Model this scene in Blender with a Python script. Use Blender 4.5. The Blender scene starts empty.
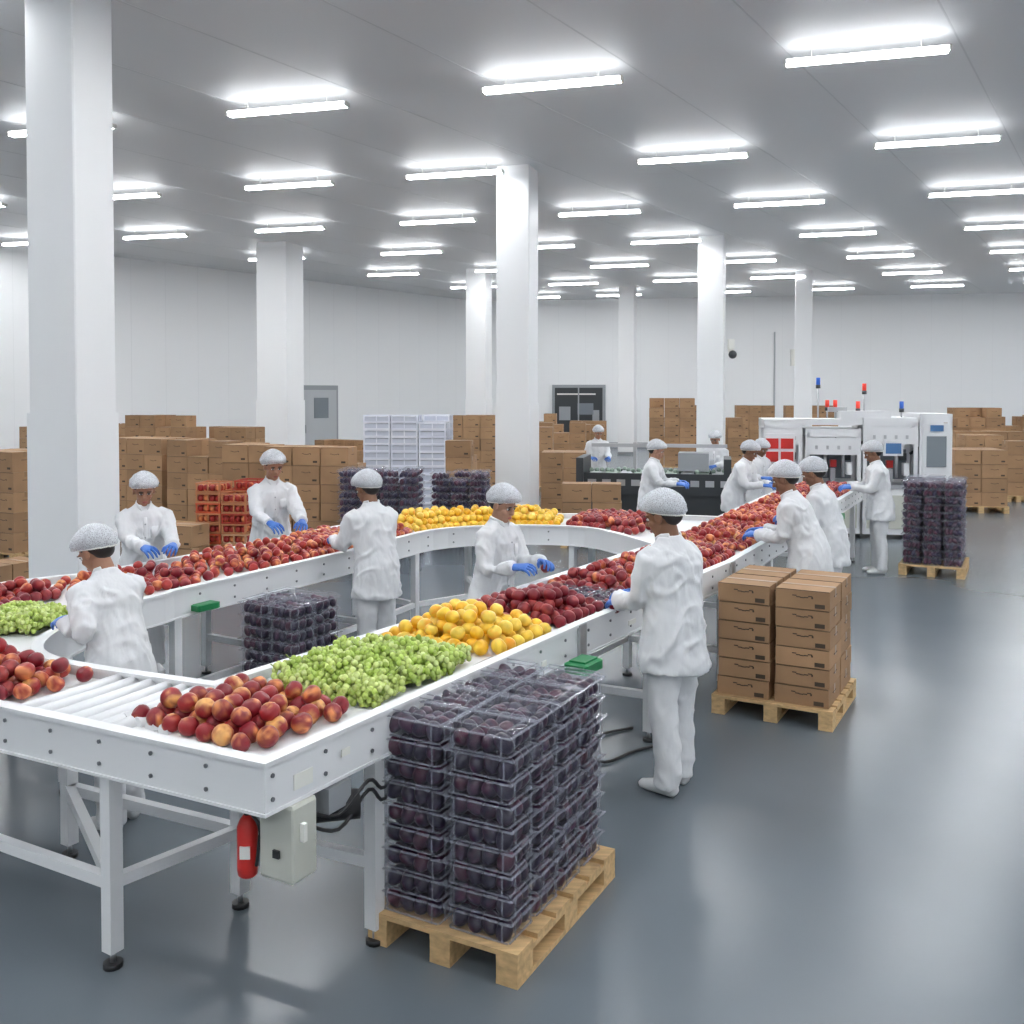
import bpy, bmesh, math, random
import numpy as np
from mathutils import Vector, Matrix, noise
random.seed(7); rng=np.random.RandomState(5)
S=bpy.context.scene
COL=S.collection
# ------------------------------------------------------------------ materials
def mat(name,col=(.8,.8,.8),rough=.5,metal=0,alpha=1,emit=0,vcol=False,bump=None,var=None,coat=0,spec=None,trans=0):
    m=bpy.data.materials.new(name); m.use_nodes=True; nt=m.node_tree; N=nt.nodes; L=nt.links
    b=N['Principled BSDF']; b.inputs['Base Color'].default_value=(*col,1); b.inputs['Roughness'].default_value=rough
    b.inputs['Metallic'].default_value=metal; b.inputs['Alpha'].default_value=alpha
    if coat: b.inputs['Coat Weight'].default_value=coat
    if spec is not None: b.inputs['Specular IOR Level'].default_value=spec
    if emit: b.inputs['Emission Color'].default_value=(*col,1); b.inputs['Emission Strength'].default_value=emit
    src=None
    tc=N.new('ShaderNodeTexCoord')
    if vcol:
        a=N.new('ShaderNodeAttribute'); a.attribute_name='Col'; src=a.outputs['Color']
    if var:
        sc,amt,stretch=var
        mp=N.new('ShaderNodeMapping'); mp.inputs['Scale'].default_value=stretch; L.new(tc.outputs['Object'],mp.inputs['Vector'])
        n=N.new('ShaderNodeTexNoise'); n.inputs['Scale'].default_value=sc; n.inputs['Detail'].default_value=4; L.new(mp.outputs[0],n.inputs['Vector'])
        r=N.new('ShaderNodeMapRange'); r.inputs['To Min'].default_value=1-amt; r.inputs['To Max'].default_value=1+amt; r.inputs['From Min'].default_value=.3; r.inputs['From Max'].default_value=.7
        L.new(n.outputs[0],r.inputs['Value'])
        mx=N.new('ShaderNodeVectorMath'); mx.operation='SCALE'
        if src: L.new(src,mx.inputs[0])
        else: mx.inputs[0].default_value=col
        L.new(r.outputs[0],mx.inputs['Scale']); src=mx.outputs[0]
    if src: L.new(src,b.inputs['Base Color'])
    if bump:
        sc,st,stretch=bump
        mp=N.new('ShaderNodeMapping'); mp.inputs['Scale'].default_value=stretch; L.new(tc.outputs['Object'],mp.inputs['Vector'])
        n=N.new('ShaderNodeTexNoise'); n.inputs['Scale'].default_value=sc; n.inputs['Detail'].default_value=3; L.new(mp.outputs[0],n.inputs['Vector'])
        bp=N.new('ShaderNodeBump'); bp.inputs['Strength'].default_value=st; bp.inputs['Distance'].default_value=.03
        L.new(n.outputs[0],bp.inputs['Height']); L.new(bp.outputs[0],b.inputs['Normal'])
    return m
M_floor=mat('floor_epoxy',(.135,.16,.182),.24,var=(.35,.10,(1,1,1)),spec=.6)
M_wall=mat('wall_panel',(.89,.90,.91),.45)
M_ceil=mat('ceiling_panel',(.78,.79,.80),.5)
M_cseam=mat('ceiling_joint',(.66,.67,.68),.5)
M_seam=mat('panel_seam',(.82,.83,.84),.5)
M_col=mat('column_paint',(.88,.89,.90),.4)
M_white=mat('white_enamel',(.81,.82,.835),.35)
M_belt=mat('belt_white',(.76,.77,.78),.4)
M_steel=mat('steel',(.55,.56,.58),.35,metal=.9)
M_bolt=mat('bolt_grey',(.22,.23,.25),.4,metal=.6)
M_black=mat('black_rubber',(.02,.02,.022),.5)
M_dark=mat('dark_grey_paint',(.035,.04,.045),.45)
M_grey=mat('grey_paint',(.32,.34,.36),.45)
M_lgrey=mat('light_grey_paint',(.50,.52,.54),.45)
M_cream=mat('cabinet_cream',(.56,.57,.51),.4)
M_red=mat('red_paint',(.62,.03,.025),.3)
M_green=mat('green_plastic',(.015,.21,.07),.4)
M_label=mat('label_white',(.85,.85,.8),.5)
M_yel=mat('yellow_label',(.85,.6,.05),.5)
M_light=mat('lamp_diffuser',(.96,.98,1.0),.5,emit=82)
M_lightside=mat('lamp_side_diffuser',(.96,.98,1.0),.5,emit=9)
M_lightup=mat('lamp_uplight',(.96,.98,1.0),.5,emit=4)
M_card=mat('cardboard',vcol=True,rough=.8,var=(3,.10,(1,1,1)))
M_tape=mat('packing_tape',(.28,.165,.08),.3)
M_print=mat('box_print',(.06,.04,.025),.7)
M_wood=mat('pallet_wood',(.58,.39,.19),.7,var=(6,.22,(1,6,6)))
M_fruit=mat('fruit_skin',vcol=True,rough=.33,spec=.5)
M_grape=mat('grape_skin',vcol=True,rough=.22)
M_plum=mat('plum_skin',vcol=True,rough=.28)
def mat_clear(name,col,a):
    return mat(name,col,.1,alpha=a,spec=.9)
M_clear=mat_clear('clear_plastic',(.5,.52,.62),.07)
M_rim=mat_clear('clear_plastic_rim',(.42,.44,.53),.32)
M_crate=mat('crate_orange',vcol=True,rough=.4)
M_coat=mat('coat_cotton',(.74,.75,.77),.85,bump=(9,.45,(1,1,.45)))
M_trous=mat('trouser_cotton',(.71,.72,.74),.85,bump=(8,.5,(1,1,.6)))
M_shoe=mat('shoe_white',(.72,.73,.74),.45)
M_glove=mat('nitrile_glove',(.05,.17,.56),.4)
M_hair=mat('hair_dark',(.014,.010,.009),.5)
M_lip=mat('lips',(.34,.10,.085),.5)
M_eye=mat('eye_white',(.75,.75,.73),.2)
M_skins=[mat('skin_%d'%i,c,.5,var=(12,.05,(1,1,1))) for i,c in enumerate([(.37,.185,.115),(.24,.115,.065),(.45,.245,.165)])]
M_glass=mat('machine_window',(.22,.25,.28),.12,spec=.7)
M_screen=mat('screen',(.05,.12,.25),.2,emit=.4)
M_lampr=mat('beacon_red',(.7,.05,.03),.3,emit=.3)
M_lampb=mat('beacon_blue',(.03,.12,.5),.3,emit=.2)
# hairnet
M_net=bpy.data.materials.new('hairnet_mesh'); M_net.use_nodes=True
nt=M_net.node_tree; b=nt.nodes['Principled BSDF']; b.inputs['Base Color'].default_value=(.78,.81,.86,1); b.inputs['Roughness'].default_value=.6
tc=nt.nodes.new('ShaderNodeTexCoord'); vo=nt.nodes.new('ShaderNodeTexVoronoi'); vo.feature='DISTANCE_TO_EDGE'; vo.inputs['Scale'].default_value=95
mr=nt.nodes.new('ShaderNodeMapRange'); mr.inputs['From Min'].default_value=.04; mr.inputs['From Max'].default_value=.25; mr.inputs['To Min'].default_value=.78; mr.inputs['To Max'].default_value=.46
nt.links.new(tc.outputs['Object'],vo.inputs['Vector']); nt.links.new(vo.outputs['Distance'],mr.inputs['Value']); nt.links.new(mr.outputs[0],b.inputs['Alpha'])
# ------------------------------------------------------------------ mesh tools
def tmpl(bm,smooth=False,mat=0):
    bm.verts.ensure_lookup_table()
    v=np.array([x.co[:] for x in bm.verts],dtype=np.float64)
    loops=[];cnt=[]
    for f in bm.faces:
        loops+= [x.index for x in f.verts]; cnt.append(len(f.verts))
    bm.free()
    return dict(v=v,l=np.array(loops),c=np.array(cnt),m=np.full(len(cnt),mat),s=np.full(len(cnt),smooth),col=None)
def t_box(bev=0):
    bm=bmesh.new(); bmesh.ops.create_cube(bm,size=1)
    if bev: bmesh.ops.bevel(bm,geom=bm.edges[:],offset=bev,segments=1,affect='EDGES')
    bm.verts.index_update(); return tmpl(bm)
def t_cyl(n=12,r2=1):
    bm=bmesh.new(); bmesh.ops.create_cone(bm,cap_ends=True,segments=n,radius1=1,radius2=r2,depth=1); bm.verts.index_update(); t=tmpl(bm,True)
    t['s']=t['c']==4; return t
def t_sph(u=12,v=8):
    bm=bmesh.new(); bmesh.ops.create_uvsphere(bm,u_segments=u,v_segments=v,radius=1); bm.verts.index_update(); return tmpl(bm,True)
BOX=t_box(); CYL=t_cyl(12); CYL8=t_cyl(8); SPH=t_sph(); SPHL=t_sph(8,5); SPHH=t_sph(20,14)
def TRS(loc,rz=0,sc=(1,1,1)):
    return Matrix.Translation(loc)@Matrix.Rotation(rz,4,'Z')@Matrix.Diagonal((*sc,1))
class MB:
    def __init__(s): s.V=[];s.L=[];s.C=[];s.M=[];s.S=[];s.K=[];s.n=0
    def add(s,t,M=None,mat=None,col=None):
        v=t['v']
        if M is not None:
            A=np.array(M); v=v@A[:3,:3].T+A[:3,3]
        s.V.append(v); s.L.append(t['l']+s.n); s.C.append(t['c']); s.M.append(t['m'] if mat is None else np.full(len(t['c']),mat)); s.S.append(t['s'])
        if col is not None: k=np.tile(np.array([*col,1.0]),(len(v),1))
        elif t['col'] is not None: k=t['col']
        else: k=np.ones((len(v),4))
        s.K.append(k); s.n+=len(v)
    def raw(s,v,faces,mat=0,smooth=False,col=None):
        t=dict(v=np.array(v,dtype=float).reshape(-1,3),l=np.array([i for f in faces for i in f]),c=np.array([len(f) for f in faces]),m=np.full(len(faces),mat),s=np.full(len(faces),smooth),col=None)
        s.add(t,col=col)
    def box(s,c,size,rz=0,mat=0,col=None): s.add(BOX,TRS(c,rz,size),mat,col)
    def cyl(s,p0,p1,r,mat=0,t=None,col=None):
        p0=Vector(p0);p1=Vector(p1);d=p1-p0
        M=Matrix.Translation((p0+p1)/2)@d.to_track_quat('Z','Y').to_matrix().to_4x4()@Matrix.Diagonal((r,r,d.length,1))
        s.add(t or CYL,M,mat,col)
    def beam(s,p0,p1,w,h,mat=0):
        p0=Vector(p0);p1=Vector(p1);d=p1-p0
        M=Matrix.Translation((p0+p1)/2)@d.to_track_quat('Y','Z').to_matrix().to_4x4()@Matrix.Diagonal((w,d.length,h,1))
        s.add(BOX,M,mat)
    def sph(s,c,r,mat=0,col=None,t=None,R=None):
        if not hasattr(r,'__len__'): r=(r,r,r)
        M=Matrix.Translation(c)@(R or Matrix.Identity(4))@Matrix.Diagonal((*r,1)); s.add(t or SPH,M,mat,col)
    def loft(s,pts,rad,side=(1,0,0),n=16,mat=0,smooth=True,col=None):
        pts=[Vector(p) for p in pts]; V=[];F=[]
        side=Vector(side)
        for i,p in enumerate(pts):
            t=(pts[min(i+1,len(pts)-1)]-pts[max(i-1,0)]).normalized()
            a=side-t*side.dot(t)
            if a.length<1e-3: a=t.orthogonal()
            a.normalize(); bb=t.cross(a)
            r=rad[i]
            if not hasattr(r,'__len__'): r=(r,r)
            for k in range(n):
                an=2*math.pi*k/n; V.append(p+a*(r[0]*math.cos(an))+bb*(r[1]*math.sin(an)))
        m=len(pts)
        for i in range(m-1):
            for k in range(n):
                k2=(k+1)%n; F.append((i*n+k,i*n+k2,(i+1)*n+k2,(i+1)*n+k))
        V.append(pts[0]);V.append(pts[-1])
        for k in range(n):
            k2=(k+1)%n; F.append((m*n,k2,k)); F.append((m*n+1,(m-1)*n+k,(m-1)*n+k2))
        s.raw([v[:] for v in V],F,mat,smooth,col)
    def mesh(s,name,mats):
        me=bpy.data.meshes.new(name)
        V=np.concatenate(s.V);L=np.concatenate(s.L).astype(np.int32);C=np.concatenate(s.C).astype(np.int32)
        me.vertices.add(len(V)); me.vertices.foreach_set('co',V.astype(np.float32).ravel())
        me.loops.add(len(L)); me.loops.foreach_set('vertex_index',L)
        st=np.concatenate([[0],np.cumsum(C)[:-1]]).astype(np.int32)
        me.polygons.add(len(C)); me.polygons.foreach_set('loop_start',st)
        try: me.polygons.foreach_set('loop_total',C)
        except Exception: pass
        for m in mats: me.materials.append(m)
        me.update(calc_edges=True)
        me.polygons.foreach_set('material_index',np.concatenate(s.M).astype(np.int32))
        me.polygons.foreach_set('use_smooth',np.concatenate(s.S).astype(bool))
        a=me.color_attributes.new('Col','FLOAT_COLOR','POINT'); a.data.foreach_set('color',np.concatenate(s.K).astype(np.float32).ravel())
        me.validate(); me.update()
        return me
    def obj(s,name,mats,parent=None,M=None):
        o=bpy.data.objects.new(name,s.mesh(name,mats)); COL.objects.link(o)
        if M is not None: o.matrix_world=M
        if parent: o.parent=parent
        return o
def empty(name,loc=(0,0,0),rz=0):
    e=bpy.data.objects.new(name,None); e.location=loc; e.rotation_euler=(0,0,rz); e.empty_display_size=.1; COL.objects.link(e); return e
def remesh(mb,vox,smooth=4,name='tmp',mats=()):
    o=mb.obj(name,list(mats)[:1] or [M_white]); 
    r=o.modifiers.new('r','REMESH'); r.mode='VOXEL'; r.voxel_size=vox; r.use_smooth_shade=True
    if smooth:
        q=o.modifiers.new('s','SMOOTH'); q.factor=.5; q.iterations=smooth
    dg=bpy.context.evaluated_depsgraph_get(); me=bpy.data.meshes.new_from_object(o.evaluated_get(dg))
    bpy.data.objects.remove(o); 
    me.materials.clear()
    for m in mats: me.materials.append(m)
    me.polygons.foreach_set('use_smooth',np.ones(len(me.polygons),dtype=bool))
    return me
# ------------------------------------------------------------------ camera
cam=bpy.data.cameras.new('camera'); co=bpy.data.objects.new('camera',cam); COL.objects.link(co)
co.location=(0,0,2.4); co.rotation_euler=(math.radians(90-1.5),0,0); cam.sensor_width=36; cam.lens=34.28; cam.shift_y=-.0913
cam.clip_end=200; S.camera=co
S.view_settings.view_transform='Standard'; S.view_settings.look='None'
w=bpy.data.worlds.new('world'); S.world=w; w.use_nodes=True; w.node_tree.nodes['Background'].inputs[0].default_value=(.8,.85,.9,1); w.node_tree.nodes['Background'].inputs[1].default_value=.3
# ------------------------------------------------------------------ room
H=6.5
P_corner=Vector((-1.5,43.75)); dL=Vector((.589,.808)).normalized(); P_lb=P_corner-dL*64.0
P_rb=Vector((27,39.1)); P_rn=Vector((27,-9)); P_lb.y=max(P_lb.y,-9)
poly=[P_lb,P_corner,P_rb,P_rn]
def inside(p,m=1.6):
    for i in range(4):
        a=poly[i];b=poly[(i+1)%4]; d=(b-a).normalized(); nn=Vector((d.y,-d.x))
        if (p-a).dot(nn)<m: return False
    return True
L0=Vector((.5,12.47)); LR=Vector((3.6,-1.06)); LS=Vector((2.5,3.87))
def slab(z0,z1):
    mb=MB()
    v=[(p.x,p.y,z0) for p in poly]+[(p.x,p.y,z1) for p in poly]
    mb.raw(v,[(0,1,2,3),(7,6,5,4),(0,4,5,1),(1,5,6,2),(2,6,7,3),(3,7,4,0)]); return mb
slab(-.2,0).obj('floor',[M_floor])
mb=slab(H,H+.2); du=LS.normalized()
for j in range(-30,30):
    o=L0+LR*(j*.5+.25); ts=[t for t in range(-60,60) if inside(o+du*t,.3)]
    if len(ts)>2:
        a=o+du*ts[0];b_=o+du*ts[-1]; mb.beam((a.x,a.y,H-.001),(b_.x,b_.y,H-.001),.02,.004,1)
mb.obj('ceiling',[M_ceil,M_cseam])
def wall(name,a,b,inward,seams=True,base=True):
    mb=MB(); d=(b-a); L=d.length; d.normalize(); ang=math.atan2(d.y,d.x); n=inward.normalized(); mid=(a+b)/2
    c=mid-n*.1
    mb.box((c.x,c.y,H/2),(L+.2,.2,H),ang,0)
    if seams:
        k=int(L/1.2)
        for i in range(1,k):
            p=a+d*(i*1.2)+n*.001; mb.box((p.x,p.y,H/2),(.010,.004,H),ang,1)
    mb.obj(name,[M_wall,M_seam])
    if base:
        m2=MB(); p=mid+n*.04; m2.box((p.x,p.y,.12),(L-.4,.08,.24),ang,0); m2.obj('baseboard_'+name[5:],[M_grey])
wall('wall_left',P_lb,P_corner,Vector((.808,-.589)))
wall('wall_back',P_corner,P_rb,Vector((-.16,-.98)))
wall('wall_right',P_rb,P_rn,Vector((-1,0)))
wall('wall_front',P_rn,P_lb,Vector((0,1)))
def on_left(t,off=0): 
    p=P_corner-dL*t; return Vector((p.x+.808*off,p.y-.589*off))
tdoor=(P_corner-Vector((-7.2,35.9))).length
angL=math.atan2(dL.y,dL.x)
mb=MB(); p=on_left(tdoor,.06)
mb.box((p.x,p.y,1.34),(2.0,.1,2.68),angL,0)
p=on_left(tdoor,.13); mb.box((p.x,p.y,1.27),(1.74,.06,2.48),angL,1)
p2=on_left(tdoor-.1,.17); mb.box((p2.x,p2.y,1.85),(.70,.02,.75),angL,2)
p2=on_left(tdoor+.65,.19); mb.box((p2.x,p2.y,1.1),(.06,.06,.3),angL,3)
mb.obj('door_1',[M_grey,M_lgrey,M_glass,M_steel])
dB=(P_rb-P_corner).normalized(); nB=Vector((dB.y,-dB.x)); angB=math.atan2(dB.y,dB.x)
def on_back(x,off=0):
    t=(x-P_corner.x)/dB.x; p=P_corner+dB*t; return p+nB*off
mb=MB(); p=on_back(2.95,.07); mb.box((p.x,p.y,1.38),(2.35,.1,2.76),angB,0)
p=on_back(2.95,.13); mb.box((p.x,p.y,1.33),(2.1,.03,2.6),angB,1)  # flat dark panel: the doorway's dark interior put in as colour, no depth behind
for dx,z,w_,h_,m_ in [(-.6,1.5,.5,.6,2),(.3,1.7,.7,.5,3),(.75,1.2,.3,.9,2),(-.1,2.35,1.7,.06,4)]:
    p=on_back(2.95+dx,.155); mb.box((p.x,p.y,z),(w_,.02,h_),angB,m_)
p=on_back(2.95,.16); mb.box((p.x,p.y,1.35),(.06,.04,2.6),angB,0)
mb.obj('door_2',[M_grey,M_dark,M_grey,M_glass,M_label])
# columns
COLS=[(-4.43,9.85,.57),(.1,17.95,.62),(-6.4,27,.93),(-1.1,32.5,.68),(4.5,38,.6),(5.27,25.8,.66),(9.85,33,.56)]
for X,Y,s in COLS:
    mb=MB(); rz=math.radians(-17)
    mb.add(t_box(.02),TRS((X,Y,H/2),rz,(s,s,H)),0)
    mb.box((X,Y,1.1),(s+.03,s+.03,2.2),rz,0)
    mb.box((X,Y,.06),(s+.06,s+.06,.12),rz,1)
    mb.obj('column',[M_col,M_grey])
mb=MB(); mb.box((5.27+.46,25.55,3.5),(.12,.12,.1),0,0); mb.sph((5.74,25.4,3.40),.11,1); mb.box((5.72,25.5,3.68),(.16,.1,.25),0,0); mb.obj('security_camera',[M_label,M_dark])
mb=MB()
for x in (11.2,12.1,12.25):
    p=on_back(x,.07); mb.cyl((p.x,p.y,.3),(p.x,p.y,5 if x<12 else 3.9),.035)
p=on_back(12.1,.12); mb.box((p.x,p.y,3.9),(.5,.2,.7),angB,1)
mb.obj('wall_conduit',[M_lgrey,M_label])
# ------------------------------------------------------------------ ceiling lights
mb=MB()
mb.box((0,0,.004),(1.78,.13,.05),0,3); mb.box((0,0,-.0225),(1.77,.125,.006),0,0); mb.box((.90,0,0),(.03,.14,.06),0,1); mb.box((-.90,0,0),(.03,.14,.06),0,1)
mb.box((0,0,.034),(1.74,.10,.006),0,2)
for x in (-.6,.6): mb.cyl((x,0,.03),(x,0,.20),.005,1,CYL8)
lm=mb.mesh('ceiling_light',[M_light,M_label,M_lightup,M_lightside])
nl=0
for k in range(-4,9):
    for j in range(-12,10):
        p=L0+LS*k+LR*j
        if inside(p):
            if k<-1 and (p.x<-16 or p.x>16): continue
            for cx,cy,s in COLS:
                if (p-Vector((cx,cy))).length<1.35: p=p-LR.normalized()*.45
            o=bpy.data.objects.new('ceiling_light',lm); o.location=(p.x,p.y,6.30); o.rotation_euler=(0,0,math.atan2(-.27,.963)); COL.objects.link(o); nl+=1
print('lights',nl)
# ------------------------------------------------------------------ fruit templates
def smooth(a,b,x): x=np.clip((x-a)/(b-a),0,1); return x*x*(3-2*x)
def fruit_t(kind,base):
    t=dict(t_sph(14,9)); v=t['v'].copy(); r=np.hypot(v[:,0],v[:,1])
    if kind in('apple','peach'):
        v[:,2]=v[:,2]*.92-.28*np.exp(-(r/.28)**2)*np.sign(v[:,2])*(v[:,2]>0)
        if kind=='apple': v[:,:2]*=(1+.06*v[:,2:3])
    if kind=='plum': v[:,2]*=1.12
    d=rng.normal(size=3); d/=np.linalg.norm(d)
    nz=np.array([noise.noise(Vector(x)*1.7+Vector(d)*9) for x in v])
    f=t['v']@d*.6+nz*.8
    c1,c2,th=base
    k=smooth(th-.35,th+.35,f)[:,None]
    c=np.array(c1)*(1-k)+np.array(c2)*k; c=c*(1+nz[:,None]*.25)
    t['v']=v; t['col']=np.hstack([np.clip(c,0,1),np.ones((len(v),1))]); return t
KINDS={
 'peach':[fruit_t('peach',((.32,.018,.024),(.76,.40,.13),.33)) for _ in range(7)]+[fruit_t('peach',((.23,.012,.022),(.66,.24,.08),.42)) for _ in range(5)],
 'apple':[fruit_t('apple',((.20,.009,.020),(.35,.045,.04),.3)) for _ in range(6)],
 'redapple':[fruit_t('apple',((.36,.025,.022),(.68,.24,.09),.3)) for _ in range(6)],
 'orange':[fruit_t('peach',((.84,.45,.018),(.88,.58,.06),.1)) for _ in range(4)]+[fruit_t('peach',((.88,.62,.09),(.82,.34,.02),.4)) for _ in range(3)],
 'plum':[fruit_t('plum',((.014,.007,.026),(.05,.012,.035),.25)) for _ in range(6)]+[fruit_t('plum',((.06,.010,.028),(.02,.008,.03),.2)) for _ in range(1)]}
def rot():
    return Matrix.Rotation(random.uniform(0,6.28),4,'Z')@Matrix.Rotation(random.uniform(-.9,.9),4,'X')@Matrix.Rotation(random.uniform(-.9,.9),4,'Y')
def bil(A,B,C,D):
    A,B,C,D=[Vector(q) for q in (A,B,C,D)]
    return lambda u,v:(A*(1-u)+B*u)*(1-v)+(D*(1-u)+C*u)*v
DECK=.985
def pile(name,f,kinds,r=.043,layers=2,drop=.05,inset=.13):
    Lu=sum((f((i+1)/8,.5)-f(i/8,.5)).length for i in range(8)); Lv=(f(.5,1)-f(.5,0)).length
    mb=MB()
    for l in range(layers):
        mu=l*inset*.6/max(Lu,.3); mv=l*inset*.6/max(Lv,.3)
        sp=2*r*1.0
        nu=max(1,int(Lu*(1-2*mu)/sp)); nv=max(1,int(Lv*(1-2*mv)/(sp*.88)))
        for i in range(nu):
            for j in range(nv):
                if random.random()<drop*(1+3*l): continue
                u=mu+(1-2*mu)*(i+.5+(.25 if j%2 else -.25))/nu+random.uniform(-.006,.006); v=mv+(1-2*mv)*(j+.5)/nv+random.uniform(-.006,.006)
                if ((abs(u-.5)*2)**4+(abs(v-.5)*2)**4)>1.35: continue
                p=f(u,v); rr=r*random.uniform(.9,1.06)
                z=DECK+rr*.93+l*r*1.35+random.uniform(-.004,.006)
                t=random.choice(KINDS[random.choice(kinds)])
                mb.add(t,Matrix.Translation((p.x,p.y,z))@rot()@Matrix.Scale(rr,4),0)
    if mb.n: mb.obj(name,[M_fruit])
# ------------------------------------------------------------------ conveyor geometry
C0=Vector((-.92,3.59)); U=Vector((.539,.842)); Wd=Vector((-.842,.539))
def ab(a,b): return C0+U*a+Wd*b
I=[(-1.40,4.55),(-2.0,4.80),(-2.32,4.96),(-2.52,5.15),(-2.62,5.42),(-2.64,5.8),(-2.60,6.1),(-2.50,6.35),(-2.38,6.62),(-2.26,6.9),(-1.44,8.40),(-1.1,9.15),(-.8,9.72),(-.3,10.02),(.4,10.05),(.9,9.75),(1.3,8.78)]
O=[(-1.68,3.97),(-2.3,4.28),(-2.85,4.56),(-3.4,4.9),(-3.8,5.35),(-4.0,5.9),(-3.95,6.5),(-3.65,7.0),(-3.38,7.25),(-3.14,7.5),(-2.32,8.87),(-1.95,9.7),(-1.4,10.5),(-.5,10.95),(.5,11.0),(1.5,10.95),(2.3,10.75)]
def cat(P,s):
    s=max(0,min(len(P)-1-1e-6,s)); i=int(s); f=s-i
    g=lambda k:Vector(P[max(0,min(len(P)-1,k))])
    p0,p1,p2,p3=g(i-1),g(i),g(i+1),g(i+2)
    return .5*((2*p1)+(p2-p0)*f+(2*p0-5*p1+4*p2-p3)*f*f+(3*p1-p0-3*p2+p3)*f**3)
def lp(s,t): return cat(I,s)*(1-t)+cat(O,s)*t
def lstrip(s0,s1,t0,t1): return lambda u,v: lp(s0+(s1-s0)*u,t0+(t1-t0)*v)
def mstrip(a0,a1,b0,b1):
    return lambda u,v: mpt(a0+(a1-a0)*u,b0+(b1-b0)*v)
MO=[Vector(q) for q in [(-.92,3.59),(.39,5.757),(1.767,7.90),(4.45,13.0),(5.15,14.33)]]
MI=[Vector(q) for q in [(-1.70,4.09),(-.40,6.10),(1.0,8.32),(3.62,13.42),(4.32,14.75)]]
def plen(P): return [ (P[i+1]-P[i]).length for i in range(len(P)-1)]
def palong(P,a):
    Ls=plen(MO)
    for i,l in enumerate(Ls):
        if a<=l or i==len(Ls)-1: return P[i]+(P[i+1]-P[i])*(a/l)
        a-=l
def mpt(a,b):
    return palong(MO,a)*(1-b/.93)+palong(MI,a)*(b/.93)
conv=empty('fruit_sorting_conveyor')
def sweep(mb,path,th,z0,z1,closed=False,mat=0,cap=True):
    n=len(path); V=[];F=[]
    for i,p in enumerate(path):
        a=path[(i-1)%n] if (closed or i>0) else p; b=path[(i+1)%n] if (closed or i<n-1) else p
        d1=(p-a).normalized() if (p-a).length>1e-6 else (b-p).normalized(); d2=(b-p).normalized() if (b-p).length>1e-6 else d1
        n1=Vector((-d1.y,d1.x)); n2=Vector((-d2.y,d2.x)); m=(n1+n2).normalized(); k=1/max(.5,m.dot(n1))
        o=m*(th/2*k)
        for q,z in((p+o,z0),(p-o,z0),(p-o,z1),(p+o,z1)): V.append((q.x,q.y,z))
    for i in range(n if closed else n-1):
        a=i*4;b=((i+1)%n)*4
        for k in range(4): F.append((a+k,a+(k+1)%4,b+(k+1)%4,b+k))
    if not closed: F.append((0,1,2,3)); F.append(((n-1)*4+3,(n-1)*4+2,(n-1)*4+1,(n-1)*4))
    mb.raw(V,F,mat)
main_o=[MO[4],MO[3],MO[2],MO[1],MO[0]]
loop_o=[cat(O,s/3) for s in range(0,16*3+1)]
far_i=[Vector((3.62,13.42)),Vector((4.32,14.75))]
outer=main_o+loop_o+far_i
inner=[cat(I,s/3) for s in range(0,16*3+1)]+[Vector((1.0,8.32)),Vector((-.40,6.10))]
mb=MB()
for path,cl in((outer,False),(inner,True)):
    sweep(mb,path,.035,.835,1.030,cl)
    sweep(mb,path,.062,1.018,1.036,cl)
    sweep(mb,path,.050,.830,.842,cl)
mb.obj('side_rails',[M_white],conv)
mb=MB()
def ribbon(fi,fo,n,z):
    V=[];F=[]
    for i in range(n+1):
        a=fi(i/n);b=fo(i/n); V+=[(a.x,a.y,z),(b.x,b.y,z),(b.x,b.y,z-.06),(a.x,a.y,z-.06)]
    for i in range(n):
        k=i*4; F+=[(k,k+1,k+5,k+4),(k+3,k+7,k+6,k+2)]
    mb.raw(V,F,0)
TL=sum(plen(MO))
ribbon(lambda u:lp(u*16,0),lambda u:lp(u*16,1),64,DECK-.004)
ribbon(lambda u:mpt(u*TL,.93),lambda u:mpt(u*TL,0),60,DECK)
mb.obj('belt',[M_belt],conv)
mb=MB()
for i in range(7):
    s=.03+i*.135; a=lp(s,.04);b=lp(s,.96); mb.cyl((a.x,a.y,DECK+.010),(b.x,b.y,DECK+.010),.030,0,t_cyl(16))
    s+=.067; a=lp(s,.03);b=lp(s,.97); mb.cyl((a.x,a.y,DECK-.002),(b.x,b.y,DECK-.002),.008,1,CYL8)
for i in range(4):
    a=ab(.07,.93-.085*i);b=ab(.60,.93-.085*i); mb.cyl((a.x,a.y,DECK+.010),(b.x,b.y,DECK+.010),.030,0,t_cyl(16))
mb.obj('rollers',[M_white,M_grey],conv)
mb=MB()
def face_items(path,step,off,z_list,sgn=1):
    acc=0
    for i in range(len(path)-1):
        a,b=path[i],path[i+1]; d=b-a; L=d.length; d.normalize(); nn=Vector((-d.y,d.x))*sgn
        t=step-acc if acc else step*.5
        while t<L:
            p=a+d*t+nn*.0185
            for z in z_list: mb.cyl((p.x,p.y,z),(p.x+nn.x*.006,p.y+nn.y*.006,z),.009,0,CYL8)
            t+=step
        acc=(L-(t-step)) if L>step else (acc+L)%step
face_items(main_o+loop_o[:8],.29,0,[.975,.885],1)
face_items(inner[24:44],.34,0,[.97,.885],1); face_items(inner[24:44],.34,0,[.97,.885],-1)
for pt,dd in((MO[1],U),(MO[2],U)):
    nn=Vector((dd.y,-dd.x)); q=pt+nn*.03
    mb.box((q.x,q.y,.93),(.02,.08,.20),math.atan2(dd.y,dd.x)-math.pi/2,1)
mb.obj('bolts',[M_bolt,M_steel],conv)
mb=MB()
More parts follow.
